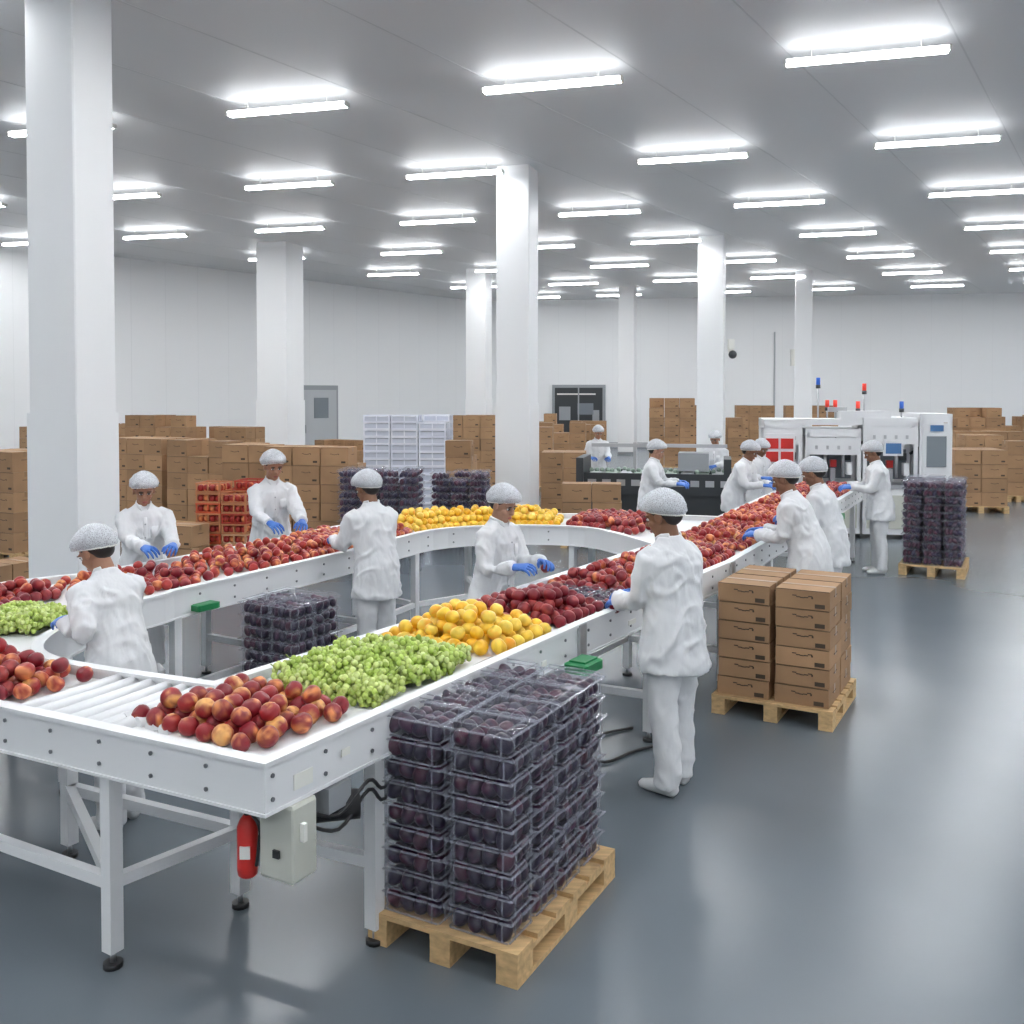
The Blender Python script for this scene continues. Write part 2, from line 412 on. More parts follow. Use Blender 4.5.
def leg(p,top=.86):
    mb.box((p[0],p[1],(top+.07)/2+.0),(.062,.062,top-.07),math.radians(-32),0)
    mb.cyl((p[0],p[1],.02),(p[0],p[1],.08),.012,1,CYL8); mb.cyl((p[0],p[1],0.0),(p[0],p[1],.022),.04,2)
def pair(a,b,zb=.32):
    leg(a);leg(b); mb.beam((a[0],a[1],zb),(b[0],b[1],zb),.045,.05); mb.beam((a[0],a[1],.80),(b[0],b[1],.80),.045,.06)
A=(-1.67,4.02);B_=(-.60,4.20);Cc=(-1.27,4.50);D_=(-2.29,4.99);E_=(-3.1,4.8)
for q in(A,B_,Cc,D_,E_): leg(q)
for a,b in((A,D_),(Cc,B_),(A,E_),(Cc,D_),(A,Cc)): mb.beam((a[0],a[1],.36),(b[0],b[1],.36),.045,.05)
for a_ in(2.2,3.6,5.0,6.6,8.3,10.0,11.7):
    p=mpt(a_,.03);q=mpt(a_,.90); pair((p.x,p.y),(q.x,q.y))
for s_ in(5,7,8.8,9.6,10.4,11.6,13,14.4):
    p=lp(s_,.03);q=lp(s_,.97); pair((p.x,p.y),(q.x,q.y))
def rail_b(pts,z=.32):
    for a,b in zip(pts,pts[1:]): mb.beam((a.x,a.y,z),(b.x,b.y,z),.04,.045)
rail_b([mpt(x,.90) for x in(2.2,3.6,5.0)]); rail_b([lp(x,.03) for x in(7,8.8,9.6,10.4,11.6,13,14.4)])
mb.obj('legs',[M_white,M_steel,M_black],conv)
mb=MB(); rz=math.radians(-29)
q=C0+Vector((.05,.16)); mb.add(t_box(.04),TRS((q.x,q.y,.68),rz,(.17,.14,.30)),0)
mb.box((q.x+.06,q.y-.055,.72),(.05,.02,.07),rz,1); mb.box((q.x-.03,q.y-.074,.64),(.03,.01,.03),rz,2)
mb.obj('control_box',[M_cream,M_label,M_black],conv)
mb=MB()
q=ab(.35,.12); mb.cyl((q.x,q.y,.70),(q.x+.2,q.y+.05,.70),.06,0); mb.box((q.x+.05,q.y,.77),(.2,.14,.1),rz,1)
def cable(pts,r=.008,m=0):
    P=[]; 
    for i in range((len(pts)-1)*5+1): 
        s=i/5; k=int(min(s,len(pts)-2)); f=s-k
        g=lambda j:Vector(pts[max(0,min(len(pts)-1,j))])
        p0,p1,p2,p3=g(k-1),g(k),g(k+1),g(k+2)
        P.append(.5*((2*p1)+(p2-p0)*f+(2*p0-5*p1+4*p2-p3)*f*f+(3*p1-p0-3*p2+p3)*f**3))
    mb.loft(P,[r]*len(P),(0,0,1),8,m)
q1=C0+Vector((.1,.2)); q2=ab(.72,.03)
for k in range(2):
    cable([(q1.x,q1.y,.76-k*.05),(q1.x+.12,q1.y+.1,.70-k*.06),(q1.x+.22,q1.y+.25,.78-k*.04),(q2.x,q2.y,.68-k*.05),(q2.x+.1,q2.y+.06,.81)],.008)
mb.obj('motor_and_cables',[M_black,M_grey],conv)
mb=MB()
for a_,z,sz,m_ in((.18,.91,(.10,.004,.06),0),(.42,.94,(.05,.004,.03),0),(2.0,.92,(.05,.004,.05),0),(3.1,.94,(.1,.004,.03),0)):
    q=ab(a_,-.0195); mb.box((q.x,q.y,z),sz,math.atan2(U.y,U.x),m_)
mb.obj('labels',[M_label,M_yel],conv)
mb=MB(); rzU=math.atan2(U.y,U.x)
q=ab(2.30,-.10); mb.add(t_box(.1),TRS((q.x,q.y,.86),rzU,(.22,.15,.06)),0); mb.box((q.x,q.y,.895),(.15,.1,.012),rzU,0)
q=lp(9.05,-.05); mb.add(t_box(.1),TRS((q.x,q.y,.88),rzU,(.20,.10,.05)),0)
q=mpt(9.6,-.08); mb.add(t_box(.1),TRS((q.x,q.y,.88),rzU,(.5,.14,.08)),0)
mb.obj('junction_boxes',[M_green],conv)
mb=MB(); q=C0+Vector((-.12,.20))
mb.loft([(q.x,q.y,z) for z in(.50,.51,.53,.70,.73,.745)],[.028,.038,.041,.041,.028,.015],n=16,mat=0)
mb.cyl((q.x,q.y,.745),(q.x,q.y,.78),.014,1); mb.box((q.x+.01,q.y-.02,.785),(.02,.09,.015),rz,1)
cable([(q.x+.01,q.y-.02,.77),(q.x+.06,q.y-.05,.72),(q.x+.055,q.y-.05,.62),(q.x+.045,q.y-.04,.56)],.007,1)
mb.box((q.x,q.y-.040,.61),(.04,.006,.05),0,2)
mb.box((q.x,q.y+.05,.70),(.03,.02,.2),0,3)
mb.obj('fire_extinguisher',[M_red,M_black,M_label,M_white])
mb=MB(); cable([(.86,6.9,.012),(.62,6.75,.012),(.50,6.45,.012),(.60,6.25,.012),(.82,6.45,.012),(1.1,6.62,.012)],.010); mb.obj('power_cable',[M_black])
# ------------------------------------------------------------------ fruit on belts
pile('peach_pile',bil((-1.64,4.13),(-1.03,3.73),(-.67,4.26),(-1.24,4.54)),['peach'],.045,2,.05)
pile('orange_pile',mstrip(1.72,2.42,.08,.86),['orange'],.044,3,.04)
pile('red_apple_pile',mstrip(2.46,3.12,.10,.86),['apple'],.043,3,.04)
pile('red_apple_pile',mstrip(3.55,4.4,.08,.86),['redapple','apple'],.040,2,.15)
pile('peach_pile',mstrip(4.5,5.6,.08,.86),['redapple','peach','apple'],.040,2,.12)
pile('peach_pile',mstrip(5.8,7.2,.08,.86),['peach','redapple'],.040,2,.2)
pile('red_apple_pile',mstrip(7.4,8.8,.08,.86),['redapple'],.040,2,.1)
pile('peach_pile',mstrip(9.0,10.4,.08,.86),['peach','redapple'],.040,2,.1)
pile('red_apple_pile',mstrip(10.6,12.2,.08,.86),['redapple','apple'],.040,2,.1)
pile('peach_pile',lstrip(1.02,2.9,.10,.92),['peach','peach','redapple','apple'],.044,3,.08)
pile('red_apple_pile',lstrip(3.2,4.4,.35,.92),['apple','redapple'],.042,3,.08)
pile('red_apple_pile',lstrip(5.0,7.0,.50,.92),['apple','apple','redapple'],.042,3,.08)
pile('peach_pile',lstrip(7.2,8.7,.15,.9),['peach','redapple'],.040,2,.2)
pile('red_apple_pile',lstrip(8.85,9.25,.10,.9),['apple','redapple'],.040,2,.15)
pile('red_apple_pile',lstrip(9.3,11.0,.10,.9),['redapple','redapple','peach'],.040,2,.1)
pile('red_apple_pile',lstrip(11.1,11.7,.10,.9),['redapple','apple'],.040,2,.15)
pile('orange_pile',lstrip(11.85,14.1,.10,.9),['orange'],.042,3,.06)
pile('red_apple_pile',lstrip(14.25,15.4,.10,.9),['apple','redapple'],.042,2,.08)
def grapes(name,f,nb,scale=1.0,hz=.09):
    mb=MB(); tg=t_sph(10,7); grid={}; cell=.026
    cols=[(.44,.56,.13),(.52,.62,.18),(.38,.51,.10),(.58,.67,.24)]
    def free(x,y,z,d):
        k=(int(x//cell),int(y//cell),int(z//cell))
        for i in(-1,0,1):
            for j in(-1,0,1):
                for l in(-1,0,1):
                    for q in grid.get((k[0]+i,k[1]+j,k[2]+l),()):
                        if (q[0]-x)**2+(q[1]-y)**2+(q[2]-z)**2<d*d: return False
        grid.setdefault(k,[]).append((x,y,z)); return True
    for b in range(nb):
        u,v=random.uniform(.06,.94),random.uniform(.08,.92); c=f(u,v); dome=(1-(2*u-1)**4)*(1-(2*v-1)**4)
        z0=DECK+.03+random.uniform(.2,1)*hz*dome; an=random.uniform(0,6.28); dx,dy=math.cos(an),math.sin(an)
        bl=random.uniform(.05,.09)*scale
        kk=random.choice(cols)
        for g in range(75):
            t=random.uniform(-1,1); w_=.042*(1-.55*max(0,t))*scale
            th=random.uniform(0,6.28); off=Vector((math.cos(th),math.sin(th)))*w_*random.uniform(.7,1)
            x=c.x+dx*t*bl+(-dy)*off.x; y=c.y+dy*t*bl+dx*off.x; z=max(DECK+.014,z0+off.y*.85)
            if not free(x,y,z,.0205): continue
            k=kk if random.random()<.7 else random.choice(cols); j=random.uniform(.8,1.15); rr=random.uniform(.0140,.0165)
            mb.add(tg,Matrix.Translation((x,y,z))@Matrix.Diagonal((rr,rr,rr*1.1,1)),0,(k[0]*j,k[1]*j,k[2]*j))
        if b%5==0: mb.cyl((c.x-dx*bl,c.y-dy*bl,z0+.02),(c.x-dx*bl*1.4,c.y-dy*bl*1.4,z0+.045),.003,0,CYL8,(.25,.33,.08))
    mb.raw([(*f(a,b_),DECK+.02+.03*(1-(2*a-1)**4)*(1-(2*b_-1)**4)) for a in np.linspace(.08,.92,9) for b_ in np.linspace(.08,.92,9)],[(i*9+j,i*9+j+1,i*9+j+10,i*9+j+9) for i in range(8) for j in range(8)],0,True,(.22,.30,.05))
    mb.obj(name,[M_grape])
grapes('green_grape_pile',mstrip(.72,1.66,.10,.84),160)
grapes('green_grape_pile',lstrip(4.5,6.0,.06,.44),55,hz=.06)
# ------------------------------------------------------------------ punnets
def pack(mb): return dict(v=np.concatenate(mb.V),l=np.concatenate(mb.L),c=np.concatenate(mb.C),m=np.concatenate(mb.M),s=np.concatenate(mb.S),col=np.concatenate(mb.K))
def punnet_t(w,d,h,nf=(4,3),low=False):
    mb=MB(); w2,d2=w/2,d/2; k=.88
    V=[(-w2*k,-d2*k,0),(w2*k,-d2*k,0),(w2*k,d2*k,0),(-w2*k,d2*k,0),(-w2,-d2,h*.92),(w2,-d2,h*.92),(w2,d2,h*.92),(-w2,d2,h*.92)]
    mb.raw(V,[(0,3,2,1),(0,1,5,4),(1,2,6,5),(2,3,7,6),(3,0,4,7)],0)
    rw=.008
    for sx in(-1,1): mb.box((sx*w2,0,h*.94),(rw*1.4,d+rw,h*.05),0,1)
    for sy in(-1,1): mb.box((0,sy*d2,h*.94),(w+rw,rw*1.4,h*.05),0,1)
    for sx in(-1,1): mb.box((sx*w2*.9,0,h*.06),(rw,d*.86,h*.05),0,1)
    for sy in(-1,1): mb.box((0,sy*d2*.9,h*.06),(w*.86,rw,h*.05),0,1)
    if not low:
        for sy in(-1,1):
            for x in(-.36,.36): mb.box((x*w,sy*d2*.965,h*.5),(.005,.005,h*.8),0,1)
        for sx in(-1,1):
            for y in(-.3,.3): mb.box((sx*w2*.965,y*d,h*.5),(.005,.005,h*.8),0,1)
    for i in range(nf[0]):
        for j in range(nf[1]):
            r=min(w*.86/nf[0],d*.86/nf[1])*.56
            t=random.choice(KINDS['plum']) if random.random()<.97 else random.choice(KINDS['apple'])
            if low: t=dict(SPHL)
            mb.add(t,Matrix.Translation(((i+.5-nf[0]/2)*w*.86/nf[0]+random.uniform(-.004,.004),(j+.5-nf[1]/2)*d*.86/nf[1],h*.47+random.uniform(-.008,.008)))@rot()@Matrix.Diagonal((r,r,h*.46,1)),2, None if not low else random.choice([(.03,.012,.04),(.06,.02,.045),(.025,.014,.05),(.08,.018,.04)]))
    return pack(mb)
def lid_t(w,d,h):
    mb=MB(); a,b=w/2,d/2; V=[]
    for k,z in((1,0),(.97,.006),(.86,.022),(.80,.022)): V+=[(-a*k,-b*k,z),(a*k,-b*k,z),(a*k,b*k,z),(-a*k,b*k,z)]
    F=[]
    for i in range(3):
        for j in range(4): F.append((i*4+j,i*4+(j+1)%4,(i+1)*4+(j+1)%4,(i+1)*4+j))
    F.append((12,13,14,15)); mb.raw(V,F,0)
    for sx in(-1,1): mb.box((sx*a*.83,0,.024),(.005,d*.83,.004),0,1)
    for sy in(-1,1): mb.box((0,sy*b*.83,.024),(w*.83,.005,.004),0,1)
    return pack(mb)
def punnet_stack(name,X,Y,rz,nx,ny,nz,w,d,h,z0=0,low=False,jit=.006,var=0):
    T=[punnet_t(w-.016,d-.016,h,low=low) for _ in range(3)]; LT=lid_t(w-.016,d-.016,h); mb=MB()
    B=Matrix.Translation((X,Y,z0))@Matrix.Rotation(rz,4,'Z')
    for i in range(nx):
        for j in range(ny):
            n=nz-random.choice([0]*3+[var])
            for k in range(n):
                M=B@TRS(((i+.5-nx/2)*w+random.uniform(-jit,jit),(j+.5-ny/2)*d+random.uniform(-jit,jit),k*h),random.uniform(-.02,.02)+(math.pi if random.random()<.5 else 0))
                mb.add(random.choice(T),M)
                if k==n-1: mb.add(LT,M@Matrix.Translation((0,0,h*.95)))
    mb.obj(name,[M_clear,M_rim,M_plum])
def pallet(X,Y,rz,w,d,name='wooden_pallet'):
    mb=MB(); B=Matrix.Translation((X,Y,0))@Matrix.Rotation(rz,4,'Z')
    n=max(5,int(d/.15)); bw=d/n*.80
    def bx(c,s): mb.add(BOX,B@TRS(c,0,s),0)
    for i in range(n): bx((0,-d/2+bw/2+i*(d-bw)/(n-1),.131),(w,bw,.022))
    for x in(-w/2+.05,0,w/2-.05):
        bx((x,0,.109),(.1,d,.022)); bx((x,0,.011),(.1,d,.022))
        for y in(-d/2+.07,0,d/2-.07): bx((x,y,.06),(.098,.14,.078))
    mb.obj(name,[M_wood])
R28=math.radians(-28)
pc=(-.06,4.49); pallet(pc[0],pc[1],R28,.74,1.04)
punnet_stack('plum_punnet_stack',pc[0],pc[1],R28,2,4,9,.335,.25,.096,.143)
punnet_stack('plum_punnet_stack',-1.64,7.18,R28,2,2,10,.27,.27,.088,0.0,jit=.008)
mb=MB(); Tp=punnet_t(.22,.16,.07)
for a_ in(3.22,3.40):
    for b_ in(.2,.42,.64):
        q=mpt(a_,b_); mb.add(Tp,TRS((q.x,q.y,DECK),rzU+random.uniform(-.1,.1)))
mb.obj('plum_punnet_row',[M_clear,M_rim,M_plum])
punnet_stack('plum_punnet_stack',-1.95,14.6,-.1,4,2,12,.30,.35,.105,0,low=True,var=2)
punnet_stack('plum_punnet_stack',-.80,15.4,-.1,3,2,11,.30,.35,.105,0,low=True,var=1)
pallet(5.70,13.1,R28,.80,1.0); punnet_stack('plum_punnet_stack',5.70,13.1,R28,3,4,11,.25,.24,.10,.143,low=True)
# ------------------------------------------------------------------ cardboard
BB=t_box(.008)
def cbox(mb,M,w,d,h,mark=True):
    j=random.uniform(.80,1.08); c=(.385*j,.228*j,.12*j)
    def bx(cc,s,m): mb.add(BOX,M@TRS(cc,0,s),m,c)
    mb.add(BB,M@TRS((0,0,h/2),0,(w,d,h)),0,c)
    bx((0,0,h+.0005),(w*.99,.05,.003),1)
    for s_ in(-1,1):
        bx((s_*(w/2+.0005),0,h-.035),(.003,.05,.07),1)
        bx((0,s_*(d/2+.0008),h*.985),(w*.98,.002,.004),2)
    if mark:
        for s_ in(-1,1):
            for k in range(5):
                x=(k-2)*.028; z=h*.60+.009*((k-2)**2)/4*1.4; bx((x,s_*(d/2+.001),z),(.03,.002,.007),2)
            bx((.07,s_*(d/2+.001),h*.62),(.012,.002,.014),2)
            bx((w*.32,s_*(d/2+.001),h*.2),(.07,.002,.03),2)
            for k in range(4):
                x=(k-1.5)*.028; bx((s_*(w/2+.001),x,h*.6),(.002,.029,.007),2)
def stack(X,Y,rz,nx,ny,nz,w=.42,d=.34,h=.26,pal=True,rnd=.25,name='cardboard_box_stack',mark=True):
    z0=.1435 if pal else 0
    if pal: pallet(X,Y,rz,nx*w+.04,ny*d+.04)
    mb=MB(); B=Matrix.Translation((X,Y,z0))@Matrix.Rotation(rz,4,'Z')
    for i in range(nx):
        for j in range(ny):
            n=nz-(1 if random.random()<rnd else 0)
            for k in range(n):
                cbox(mb,B@TRS(((i+.5-nx/2)*w+random.uniform(-.006,.006),(j+.5-ny/2)*d+random.uniform(-.006,.006),k*h),random.uniform(-.015,.015)),w-.012,d-.012,h-.004,mark)
    mb.obj(name,[M_card,M_tape,M_print])
cx,cy=2.11,7.46
pallet(cx,cy,math.radians(-29),.88,.94)
mb=MB(); B=Matrix.Translation((cx,cy,.1435))@Matrix.Rotation(math.radians(-29),4,'Z')
for i in range(2):
    for j in range(2):
        off=.006 if i else -.006
        for k in range(6):
            cbox(mb,B@TRS(((i-.5)*.415+off+random.uniform(-.004,.004),(j-.5)*.43+random.uniform(-.004,.004),k*.140),random.uniform(-.012,.012)),.385,.41,.137)
mb.obj('cardboard_box_stack',[M_card,M_tape,M_print])
stack(9.45,19.9,math.radians(-10),2,2,4,.5,.5,.28,rnd=0)
ST=[(-7.2,14.2,-.5,2,2,5),(-5.95,11.3,-.5,1,2,2),(-8.6,24.2,-.35,4,2,6),(-6.9,24.0,-.35,3,2,5),(-6.75,18.2,-.4,3,2,5),(-5.35,17.4,-.4,3,2,5),
(-3.1,15.4,-.2,3,2,5),(-4.15,16.0,-.2,2,2,5),(-4.4,12.6,-.3,2,1,3),(-9.8,21.5,-.5,3,2,4),(-11.3,24.0,-.6,4,2,5),(-10.4,26.6,-.6,4,2,5),(-4.4,20.5,-.3,3,2,4),(-5.9,21.2,-.3,3,2,4),
(-.95,24.2,-.1,3,2,6),(-.9,17.4,-.1,1,2,5),(-2.3,24.6,-.1,3,2,5),(1.0,18.7,-.1,2,2,5),(1.25,15.2,-.1,2,1,3),(-1.9,28,-.1,4,2,5),(.6,24,-.1,2,2,6),(1.4,27.5,-.1,3,2,5),
(-3.5,31.,-.5,4,2,4),(-5.,29.,-.6,4,2,3)]
for X,Y,rz,a,b,c in ST: stack(X,Y,rz,a,b,c,random.choice([.42,.46]),.40,.285,rnd=.35)
for X,Y,rz,a,b,c in [(4.95,30.2,-.15,3,2,7),(2.2,33,-.1,4,2,4),(.5,36,-.1,5,2,5),(2.9,37.0,-.1,3,2,4),(7.3,37.,-.15,3,2,6),(9.0,36.2,-.15,3,2,6),(10.9,35.6,-.15,4,2,6),(6.6,30,-.15,2,2,5),(12.6,29.4,-.15,3,2,5),(14.4,30.4,-.15,3,2,6),(13.2,27.2,-.15,4,2,4),(15.3,27.6,-.15,3,2,4),(11.9,24.8,-.15,2,2,4),(13.4,24.3,-.15,3,2,4),(16.3,31.5,-.15,4,2,5),(18.4,33,-.15,4,2,5),(11.2,21.8,-.15,1,2,4),(17.1,28.6,-.15,3,2,4)]:
    stack(X,Y,rz,a,b,c,.46,.42,.30,rnd=.4)
def crate_stack(name,X,Y,rz,nx,ny,nz,w,d,h,cols,matl,z0=0,fruit=False):
    mb=MB(); B=Matrix.Translation((X,Y,z0))@Matrix.Rotation(rz,4,'Z')
    for i in range(nx):
        for j in range(ny):
            for k in range(nz-(1 if random.random()<.25 else 0)):
                M=B@TRS(((i+.5-nx/2)*w,(j+.5-ny/2)*d,k*h),random.uniform(-.01,.01)); c=random.choice(cols)
                def bx(cc,s,m=0,cl=None): mb.add(BOX,M@TRS(cc,0,s),m,cl or c)
                W,D=w-.015,d-.015
                bx((0,0,.008),(W,D,.016))
                for sy in(-1,1):
                    bx((0,sy*(D/2-.006),h*.92),(W,.016,h*.14)); bx((0,sy*(D/2-.006),h*.10),(W,.012,h*.18)); 
                    for x in np.linspace(-.46,.46,3): bx((x*W,sy*(D/2-.006),h*.5),(.02,.01,h*.9))
                for sx in(-1,1):
                    bx((sx*(W/2-.006),0,h*.92),(.016,D,h*.14)); bx((sx*(W/2-.006),0,h*.10),(.012,D,h*.18))
                    for y in np.linspace(-.46,.46,3): bx((sx*(W/2-.006),y*D,h*.5),(.01,.02,h*.9))
                if fruit:
                    for a in range(4):
                        for b_ in range(4):
                            mb.add(random.choice(KINDS['redapple']),M@Matrix.Translation(((a-1.5)*W*.24,(b_-1.5)*D*.24,h*.45))@Matrix.Diagonal((.042,.042,h*.42,1)),1)
                else: bx((0,0,h*.42),(W*.93,D*.93,h*.7),1,(.55,.58,.67))
    mb.obj(name,[matl,M_crate])
crate_stack('orange_fruit_crate_stack',-3.78,13.2,-.15,2,2,9,.36,.40,.135,[(.62,.10,.04),(.55,.22,.10),(.45,.05,.03),(.6,.35,.2)],M_crate,0,True)
crate_stack('white_tray_stack',-2.15,20.3,-.12,3,2,13,.58,.42,.15,[(.82,.84,.9),(.76,.79,.88)],M_crate)
# ------------------------------------------------------------------ machines
mb=MB(); rz=math.radians(-12); B=Matrix.Translation((2.45,16.4,0))@Matrix.Rotation(rz,4,'Z')
def bx(c,s,m): mb.add(BOX,B@TRS(c,0,s),m)
bx((0,0,.55),(2.4,.8,.5),1); bx((0,-.42,.9),(2.5,.05,.35),1); bx((0,.42,.9),(2.5,.05,.35),1); bx((-1.25,0,.75),(.12,1.0,1.15),1)
for i in range(9): bx((-1.0+i*.25,0,1.05),(.2,.74,.05),2 if i%2 else 3)
for i in range(10): bx((-1.05+i*.24,-.45,.92),(.14,.02,.10),4)
for x in(-1.1,0,1.1):
    for y in(-.35,.35): bx((x,y,.16),(.08,.08,.32),0)
bx((.6,.1,1.25),(.5,.5,.3),0); bx((1.15,.0,1.2),(.12,.9,.25),1); bx((-.4,.3,1.3),(.06,.06,.5),4); bx((0,.3,1.5),(2.3,.06,.06),4)
for x in np.linspace(-1.1,1.1,26): mb.sph(B@Vector((x,random.uniform(-.3,.3),1.10)),.04,2)
mb.obj('fruit_grading_machine',[M_grey,M_dark,mat('pad_greygreen',(.25,.32,.27),.5),M_grey,M_steel,M_green])
mb=MB(); B=Matrix.Translation((5.82,16.6,0))@Matrix.Rotation(math.radians(-10),4,'Z')
for x,w_,h_ in((-1.22,.62,1.95),(-.42,.88,1.80),(.48,.85,1.98),(1.18,.50,2.05)):
    bx((x,0,.45),(w_,1.2,.74),0); bx((x,.25,h_/2+.2),(w_,.6,h_-.4),0); bx((x,0,h_-.06),(w_,1.2,.14),0)
    for sx in(-1,1): bx((x+sx*(w_/2-.03),-.57,h_/2+.05),(.06,.06,h_-.2),0)
    bx((x,-.06,1.2),(w_-.14,.02,.5),1); bx((x,-.605,.45),(w_-.12,.02,.55),5)
    for k in range(3): bx((x-w_*.3+k*w_*.3,-.5,.95+.1*k),(.08,.18,.2),(0,4,0)[k]); bx((x-w_*.2+k*w_*.25,-.3,1.1+.12*k),(.10,.10,.12),(4,3,2)[k])
    bx((x,-.3,.86),(w_,.5,.06),4); bx((x,-.59,h_-.28),(w_-.1,.02,.28),0)
    for k in range(4): bx((x-w_*.3+k*w_*.2,-.605,h_-.3),(.04,.01,.06),4)
bx((-1.28,-.62,1.35),(.5,.03,.75),0)
for i in range(2):
    for k in range(3): bx((-1.40+i*.24,-.645,1.12+k*.22),(.2,.02,.17),3)
bx((.05,-.2,1.92),(2.1,.7,.10),0); bx((.1,-.3,2.03),(.8,.5,.14),0); bx((-.3,-.1,2.12),(.3,.3,.08),4)
bx((1.18,-.62,1.35),(.42,.03,1.1),0); bx((1.18,-.64,1.45),(.30,.02,.5),1); bx((1.18,-.66,1.83),(.2,.015,.1),6)
bx((.5,-.7,1.50),(.3,.06,.24),0); bx((.5,-.735,1.50),(.24,.01,.17),6)
for i in range(7): mb.cyl(B@Vector((-.8+i*.28,-.45,1.0)),B@Vector((-.8+i*.28,-.45,1.5)),.03,4)
for i in range(4): mb.cyl(B@Vector((-.7+i*.5,-.5,1.4)),B@Vector((-.35+i*.5,-.5,1.65)),.022,2)
for x,z,m_ in((-.60,2.60,8),(-.45,2.22,7),(-.32,2.22,7),(.15,2.5,7),(.05,2.2,7),(.75,2.2,8)):
    mb.cyl(B@Vector((x,-.1,1.9)),B@Vector((x,-.1,z-.06)),.015,4); mb.cyl(B@Vector((x,-.1,z-.06)),B@Vector((x,-.1,z+.06)),.035,m_); mb.cyl(B@Vector((x,-.1,z-.12)),B@Vector((x,-.1,z-.06)),.04,2)
for x in(-1.45,-.9,.0,.9,1.35):
    for y in(-.5,.5): mb.cyl(B@Vector((x,y,0)),B@Vector((x,y,.1)),.04,2)
mb.obj('packaging_machine',[M_white,M_glass,M_dark,M_red,M_steel,M_cream,M_screen,M_lampr,M_lampb])
# ------------------------------------------------------------------ people
def hand_mesh(curl,mirror):
    mb=MB(); sx=-1 if mirror else 1
    mb.loft([(0,-.045,0),(0,-.01,0),(0,.02,0),(0,.055,0),(0,.085,0),(0,.097,0)],[(.030,.026),(.027,.021),(.032,.019),(.040,.017),(.041,.015),(.030,.009)],(1,0,0),16)
    for bx_,by_,ln,sp in((-.031,.086,.072,-.10),(-.0105,.092,.080,-.02),(.0105,.089,.074,.05),(.030,.080,.058,.14)):
        p=Vector((bx_*sx,by_-.02,0)); pts=[p.copy()]; ang=.1; h=sp*sx
        p=p+Vector((math.sin(h)*.02,.02,0)); pts.append(p.copy())
        for fr,c in((.42,curl*.45),(.31,curl),(.27,curl*.8)):
            ang+=c; p=p+Vector((math.sin(h)*math.cos(ang),math.cos(h)*math.cos(ang),-math.sin(ang)))*ln*fr; pts.append(p.copy())
        mb.loft(pts,[.010,.0098,.0092,.0085,.0062],(1,0,0),10)
        mb.sph(pts[-1],.0062)
    pts=[Vector((-.018*sx,.02,-.004)),Vector((-.036*sx,.042,-.014)),Vector((-.052*sx,.066,-.026)),Vector((-.054*sx,.088,-.040-.01*curl))]
    mb.loft(pts,[.014,.0125,.0105,.0075],(1,0,0),10); mb.sph(pts[-1],.0075)
    return mb.mesh('glove',[M_glove])
HANDS={m:hand_mesh(.55,m) for m in(False,True)}
mb=MB()
mb.sph((0,-.012,.155),(.074,.094,.095),t=SPHH); mb.sph((0,.028,.088),(.056,.058,.068),t=SPHH); mb.sph((0,.058,.036),(.024,.022,.018),t=SPHH)
mb.sph((0,.092,.108),(.0150,.019,.014),t=SPHH); mb.loft([(0,.076,.145),(0,.092,.115)],[.009,.012]); 
for s in(-1,1):
    mb.sph((s*.035,.052,.105),(.024,.026,.022),t=SPHH); mb.sph((s*.078,-.008,.122),(.009,.021,.032),t=SPHH); mb.sph((s*.03,.068,.155),(.024,.016,.008),t=SPHH)
mb.sph((0,.080,.068),(.022,.011,.010),t=SPHH)
mb.loft([(0,.004,-.045),(0,-.002,-.01),(0,-.006,.03),(0,-.01,.09)],[(.046,.044),(.052,.052),(.053,.056),(.05,.055)],(1,0,0),20)
HEAD=remesh(mb,.005,2,'head',[M_skins[0]])
mb=MB()
for s in(-1,1):
    mb.sph((s*.030,.0735,.135),(.0135,.009,.008),0); mb.sph((s*.030,.0815,.134),(.0062,.003,.0062),1); mb.sph((s*.031,.085,.157),(.020,.005,.0042),1); mb.sph((s*.030,.080,.1425),(.0145,.006,.003),1)
mb.sph((0,.0890,.071),(.022,.006,.0050),2); mb.sph((0,.0880,.064),(.018,.006,.0055),2)
FACE=mb.mesh('face_features',[M_eye,M_hair,M_lip])
mb=MB(); mb.sph((0,-.026,.168),(.082,.098,.090),t=SPHH); mb.sph((0,-.06,.12),(.068,.056,.06),t=SPHH); mb.sph((0,-.085,.11),(.04,.035,.04),t=SPHH)
HAIR=remesh(mb,.009,2,'hair',[M_hair])
def net_mesh():
    mb=MB(); V=[];F=[];n=56;m=16
    for i in range(m+1):
        a=math.radians(115)*i/m
        for k in range(n):
            ph=2*math.pi*k/n; x=.087*math.cos(ph); y=-.020+.102*math.sin(ph); rz_=.145+.45*(y+.02)
            hf=math.sin(a)/math.sin(math.radians(115)); vf=(math.cos(a)-math.cos(math.radians(115)))/(1-math.cos(math.radians(115)))
            wr=1+.035*math.sin(11*ph+i)*math.sin(a)+.025*math.sin(23*ph)*(i/m)
            bulge=1+.16*math.sin(a)**2*(1 if i<m else 0)
            V.append((x*hf*wr*bulge,(y+.030)*hf*wr*bulge-.034,rz_+vf*(.285-rz_)*(1)))
    for i in range(m):
        for k in range(n): F.append((i*n+k,i*n+(k+1)%n,(i+1)*n+(k+1)%n,(i+1)*n+k))
    mb.raw(V,F,0,True)
    rim=V[m*n:]; 
    for k in range(n): mb.cyl(rim[k],rim[(k+1)%n],.0045,1,CYL8)
    return mb.mesh('hairnet',[M_net,M_label])
NET=net_mesh()
mb=MB(); mb.loft([(0,-.075,.035),(0,-.06,.042),(0,-.01,.05),(0,.06,.042),(0,.12,.033),(0,.165,.028),(0,.185,.022)],[(.02,.02),(.036,.042),(.038,.05),(.044,.042),(.046,.033),(.036,.026),(.012,.012)],(1,0,0),18)
t=mb.mesh('x',[]); 
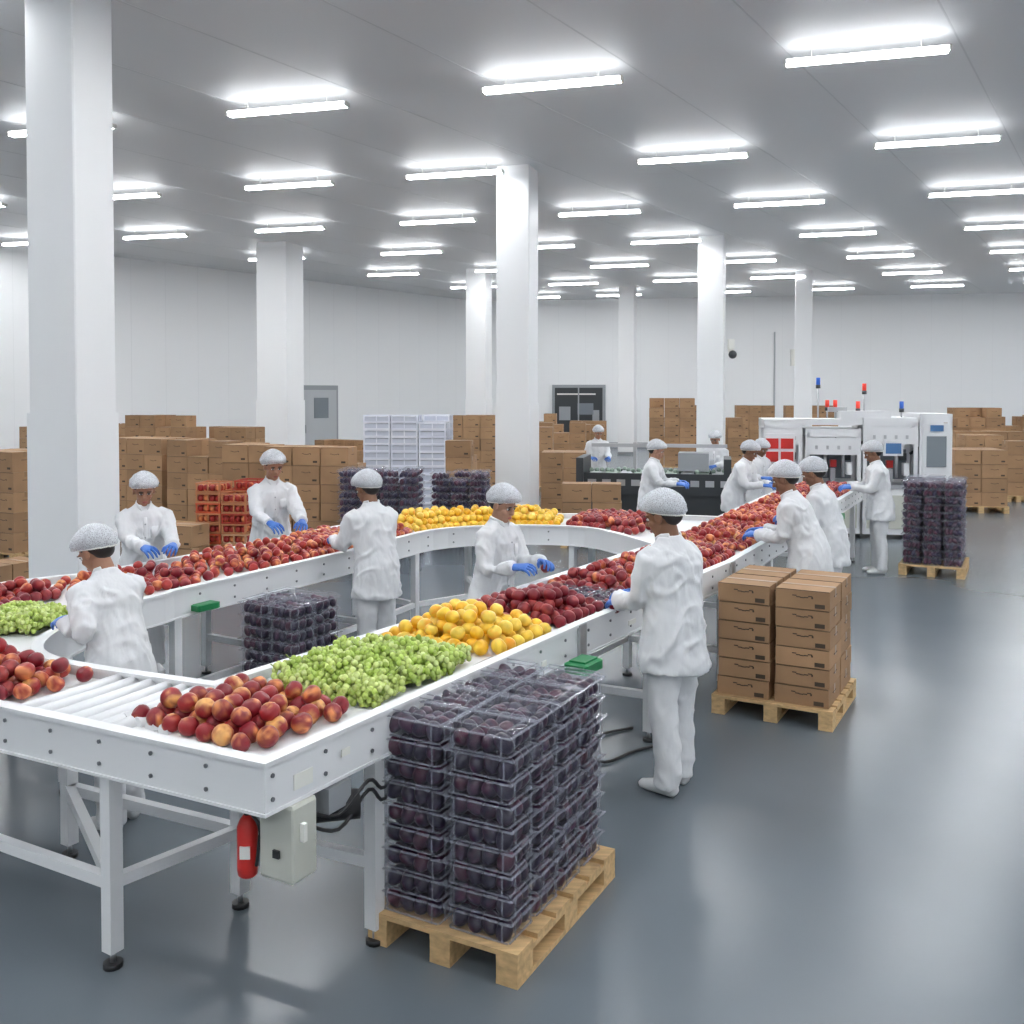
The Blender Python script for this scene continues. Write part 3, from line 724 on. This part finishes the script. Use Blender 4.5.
for v in t.vertices: v.co.z=max(v.co.z,0.0)
SHOE=t; SHOE.name='shoe'; SHOE.materials.append(M_shoe)
def person(pos,face,height=1.72,lean=.1,hy=0,hp=.35,RH=None,LH=None,skin=0,female=False,stance=(.09,.0,.0),held=None,fat=1.07,vox=.012):
    f=Vector((face[0],face[1])).normalized(); rz=math.atan2(f.y,f.x)-math.pi/2; s=height/1.76
    root=empty('worker',(pos[0],pos[1],0),rz); root.scale=(s,s,s)
    Mi=(Matrix.Translation((pos[0],pos[1],0))@Matrix.Rotation(rz,4,'Z')@Matrix.Scale(s,4)).inverted()
    def up(p):
        p=Vector(p); k=max(0,min(1,(p.z-.86)/.35)); a=lean*(k*k*(3-2*k))
        piv=Vector((0,0,.90)); q=p-piv
        return piv+Vector((q.x,q.y*math.cos(a)+q.z*math.sin(a),-q.y*math.sin(a)+q.z*math.cos(a)))
    sw=.95 if female else 1.02
    mb=MB()
    ring=[(.72,.202,.165,0),(.80,.196,.160,0),(.90,.188,.152,0),(1.0,.174,.140,0),(1.09,.164 if not female else .158,.130,0),(1.20,.174,.132,.004),(1.30,.188,.132,.004),(1.38,.186,.118,-.002),(1.43,.158,.095,-.008),(1.465,.095,.075,-.008),(1.497,.068,.068,-.006)]
    pts=[up((0,y,z)) for z,a,b_,y in ring]; mb.loft(pts,[(a*(fat if z<1.4 else 1)*(sw if z>1.1 else 1),b_*(fat if z<1.4 else 1)) for z,a,b_,y in ring],(1,0,0),28)
    wr={}
    for side,tg in((1,RH),(-1,LH)):
        Sh=up((side*.170*sw,-.003,1.395)); 
        if tg is None: T=Sh+Vector((side*.09,.06,-.50))
        else: T=Mi@Vector(tg)
        d=T-Sh; L1,L2=.285,.265; D=d.length
        if D>(L1+L2)*.985: print('reach',pos,side,round(D,2)); d=d.normalized()*(L1+L2)*.985; T=Sh+d; D=d.length
        x=(L1*L1-L2*L2+D*D)/(2*D); hgt=math.sqrt(max(0,L1*L1-x*x)); pole=Vector((side*.30,-.35,-1.0)); dn=d.normalized(); pole=(pole-dn*pole.dot(dn)).normalized()
        E=Sh+dn*x+pole*hgt; wr[side]=(T,E)
        c=[Sh-Vector((side*.045,0,-.004)),Sh+(E-Sh)*.08,Sh+(E-Sh)*.5,Sh+(E-Sh)*.88,E+(T-E)*.12,E+(T-E)*.5,E+(T-E)*.90,E+(T-E)*.96]
        mb.loft(c,[.068,.074,.068,.062,.060,.055,.050,.048],(0,1,.01),18)
    me=remesh(mb,vox,3,'coat',[M_coat])
    n=len(me.vertices); cc=np.empty(n*3); me.vertices.foreach_get('co',cc); nn=np.empty(n*3); me.vertices.foreach_get('normal',nn); cc=cc.reshape(-1,3); nn=nn.reshape(-1,3)
    sd=random.uniform(0,50)
    def fold(p):
        a=noise.noise(Vector((p[0]*8+sd,p[1]*8,p[2]*4))); r=1-abs(noise.noise(Vector((p[0]*7+sd,p[1]*7+p[2]*3,p[2]*5+9))))*4
        r2=1-abs(noise.noise(Vector((p[0]*13+sd+7,p[1]*13,p[2]*6+p[0]*4))))*4
        return a*.014+max(0,r)*.013+max(0,r2)*.007+noise.noise(Vector((p[0]*22+sd,p[1]*22,p[2]*14)))*.004
    dsp=np.array([fold(p) for p in cc])
    wgt=np.clip((1.45-cc[:,2])/.08,0.15,1); cc=cc+nn*((dsp-.004)*wgt)[:,None]; me.vertices.foreach_set('co',cc.ravel()); me.update()
    o=bpy.data.objects.new('coat',me); COL.objects.link(o); o.parent=root
    mb=MB()
    for sx in(-1,1):
        a=up((sx*.005,.078,1.40));b=up((sx*.045,.06,1.475));c_=up((sx*.062,.0,1.492)); d_=up((sx*.05,-.05,1.50))
        mb.loft([a,b,c_,d_],[(.012,.006),(.022,.007),(.020,.007),(.016,.007)],(0,.3,1),8)
    pf=[]
    for z in np.linspace(1.40,.76,12):
        rr=np.interp(z,[r0[0] for r0 in ring],[r0[2] for r0 in ring])*fat
        pf.append(up((0,rr+.006,z)))
    mb.loft(pf,[(.016,.004)]*12,(1,0,0),8)
    for i in(1,3,5,7,9): mb.sph(pf[i]+Vector((0,.006,0)),(.007,.004,.007),1)
    rr=np.interp(1.27,[r0[0] for r0 in ring],[r0[2] for r0 in ring])*fat
    pk=up((.085*-1,rr*.88,1.27)); mb.loft([pk+Vector((0,.004,-.05)),pk+Vector((0,.0,.05))],[(.045,.006),(.047,.008)],(1,.35,0),8)
    mb.obj('coat_collar',[M_coat,M_grey],root)
    st,fr,bk=stance
    mb=MB(); mb.loft([(0,0,1.0),(0,0,.92),(0,0,.84)],[(.145,.11),(.16,.125),(.165,.13)],(1,0,0),24)
    for side,dy in((1,fr),(-1,bk)):
        x=side*st
        mb.loft([(side*.078,0,.88),(side*.085,dy*.1,.78),(side*.088,dy*.3+.012,.62),(x,dy*.6+.018,.48),(x,dy*.85,.30),(x,dy-.004,.13),(x,dy,.055)],[.090,.096,.090,.080,.078,.076,.078],(1,0,0),20)
    me=remesh(mb,.014,3,'trousers',[M_trous])
    n=len(me.vertices); cc=np.empty(n*3); me.vertices.foreach_get('co',cc); nn=np.empty(n*3); me.vertices.foreach_get('normal',nn); cc=cc.reshape(-1,3); nn=nn.reshape(-1,3)
    dsp=np.array([noise.noise(Vector((p[0]*10+sd,p[1]*10,p[2]*9)))*.015+max(0,1-abs(noise.noise(Vector((p[0]*9+sd,p[1]*9,p[2]*7))))*4)*.007 for p in cc]); cc=cc+nn*dsp[:,None]; me.vertices.foreach_set('co',cc.ravel()); me.update()
    o=bpy.data.objects.new('trousers',me); COL.objects.link(o); o.parent=root
    for side,dy in((1,fr),(-1,bk)):
        o=bpy.data.objects.new('shoe',SHOE); COL.objects.link(o); o.parent=root; o.location=(side*st,dy+.01,0); o.rotation_euler=(0,0,-side*.15)
    nb=up((0,-.005,1.478)); R=Matrix.Rotation(hy,4,'Z')@Matrix.Rotation(-(lean*.7+hp),4,'X')
    HM=Matrix.Translation(nb)@R@Matrix.Scale(1.06,4)
    for nm,me in(('head',HEAD),('face_features',FACE),('hair',HAIR),('hairnet',NET)):
        o=bpy.data.objects.new(nm,me); COL.objects.link(o); o.parent=root; o.matrix_local=HM
        if nm=='head': o.material_slots[0].link='OBJECT'; o.material_slots[0].material=M_skins[skin]
    for side in(1,-1):
        T,E=wr[side]; d=(T-E).normalized()
        if (RH if side==1 else LH) is not None: d=(d+Vector((-.25*side,.35,-.1))).normalized()
        z=Vector((side*.35,.15,1)); z=(z-d*z.dot(d)).normalized(); x=d.cross(z)
        Rm=Matrix((x,d,z)).transposed().to_4x4()
        o=bpy.data.objects.new('glove',HANDS[side==-1]); COL.objects.link(o); o.parent=root
        o.matrix_local=Matrix.Translation(T-(T-E).normalized()*.012)@Rm@Matrix.Scale(1.15,4)
        if held and held[0]==side:
            q=T+d*.085-z*.045; mb=MB(); mb.add(random.choice(KINDS[held[1]]),Matrix.Translation(q)@Matrix.Scale(.038,4)); mb.obj('held_fruit',[M_fruit],root)
    return root
person((-2.17,5.36),(-.8,.6),1.68,.26,.25,.40,RH=(-2.46,5.74,1.14),LH=(-2.46,5.32,1.14),skin=0,female=True,stance=(.09,.05,-.05))
person((-3.16,8.32),(.45,-.9),1.73,.12,.0,.28,RH=(-2.98,7.86,1.15),LH=(-2.78,7.98,1.15),skin=0,female=True,held=(-1,'redapple'))
person((-2.42,9.75),(.45,-.9),1.83,.12,.1,.22,RH=(-2.3,9.25,1.16),LH=(-2.02,9.38,1.16),skin=0,female=True)
person((-1.12,8.02),(-.62,.78),1.76,.15,.2,.30,RH=(-1.28,8.45,1.16),LH=(-1.52,8.28,1.16),skin=1)
person((-.15,7.33),(.78,-.62),1.72,.12,-.05,.32,RH=(.02,6.92,1.16),LH=(.22,7.15,1.16),skin=2,female=True,held=(-1,'apple'))
person((.98,5.85),(-.62,.78),1.81,.08,.35,.30,RH=(.78,6.26,1.12),LH=(.66,6.07,1.10),skin=1,held=(-1,'apple'),stance=(.10,.04,-.04),fat=1.12)
person((1.95,13.8),(.9,-.35),1.74,.12,0,.25,RH=(2.28,13.4,1.15),LH=(2.38,13.75,1.15),skin=2,vox=.02)
person((3.17,13.9),(.8,-.6),1.76,.34,0,.2,RH=(3.5,13.5,1.12),LH=(3.66,13.75,1.12),skin=1,vox=.02)
person((2.62,8.55),(-.85,.45),1.82,.30,0,.2,RH=(2.32,9.0,1.14),LH=(2.18,8.68,1.14),skin=1,fat=1.15)
person((3.12,9.5),(-.85,.5),1.78,.22,0,.3,RH=(2.82,9.9,1.15),LH=(2.72,9.6,1.15),skin=1,vox=.015)
person((4.90,12.95),(-.9,.1),1.76,.1,0,.35,RH=(4.54,13.15,1.15),LH=(4.49,12.9,1.15),skin=1,vox=.016,fat=1.12)
person((1.74,20),(.2,-.95),1.74,.1,0,.35,RH=(1.6,19.6,1.1),LH=(1.95,19.6,1.1),skin=0,vox=.025)
person((3.72,17.7),(-.5,-.9),1.72,.1,0,.35,RH=(3.4,17.4,1.1),LH=(3.6,17.3,1.1),skin=0,vox=.025)
person((3.8,15.3),(.5,-.85),1.70,.2,0,.35,RH=(3.85,14.9,1.1),LH=(4.1,15.,1.1),skin=1,vox=.02)
print('objects',len(bpy.data.objects))
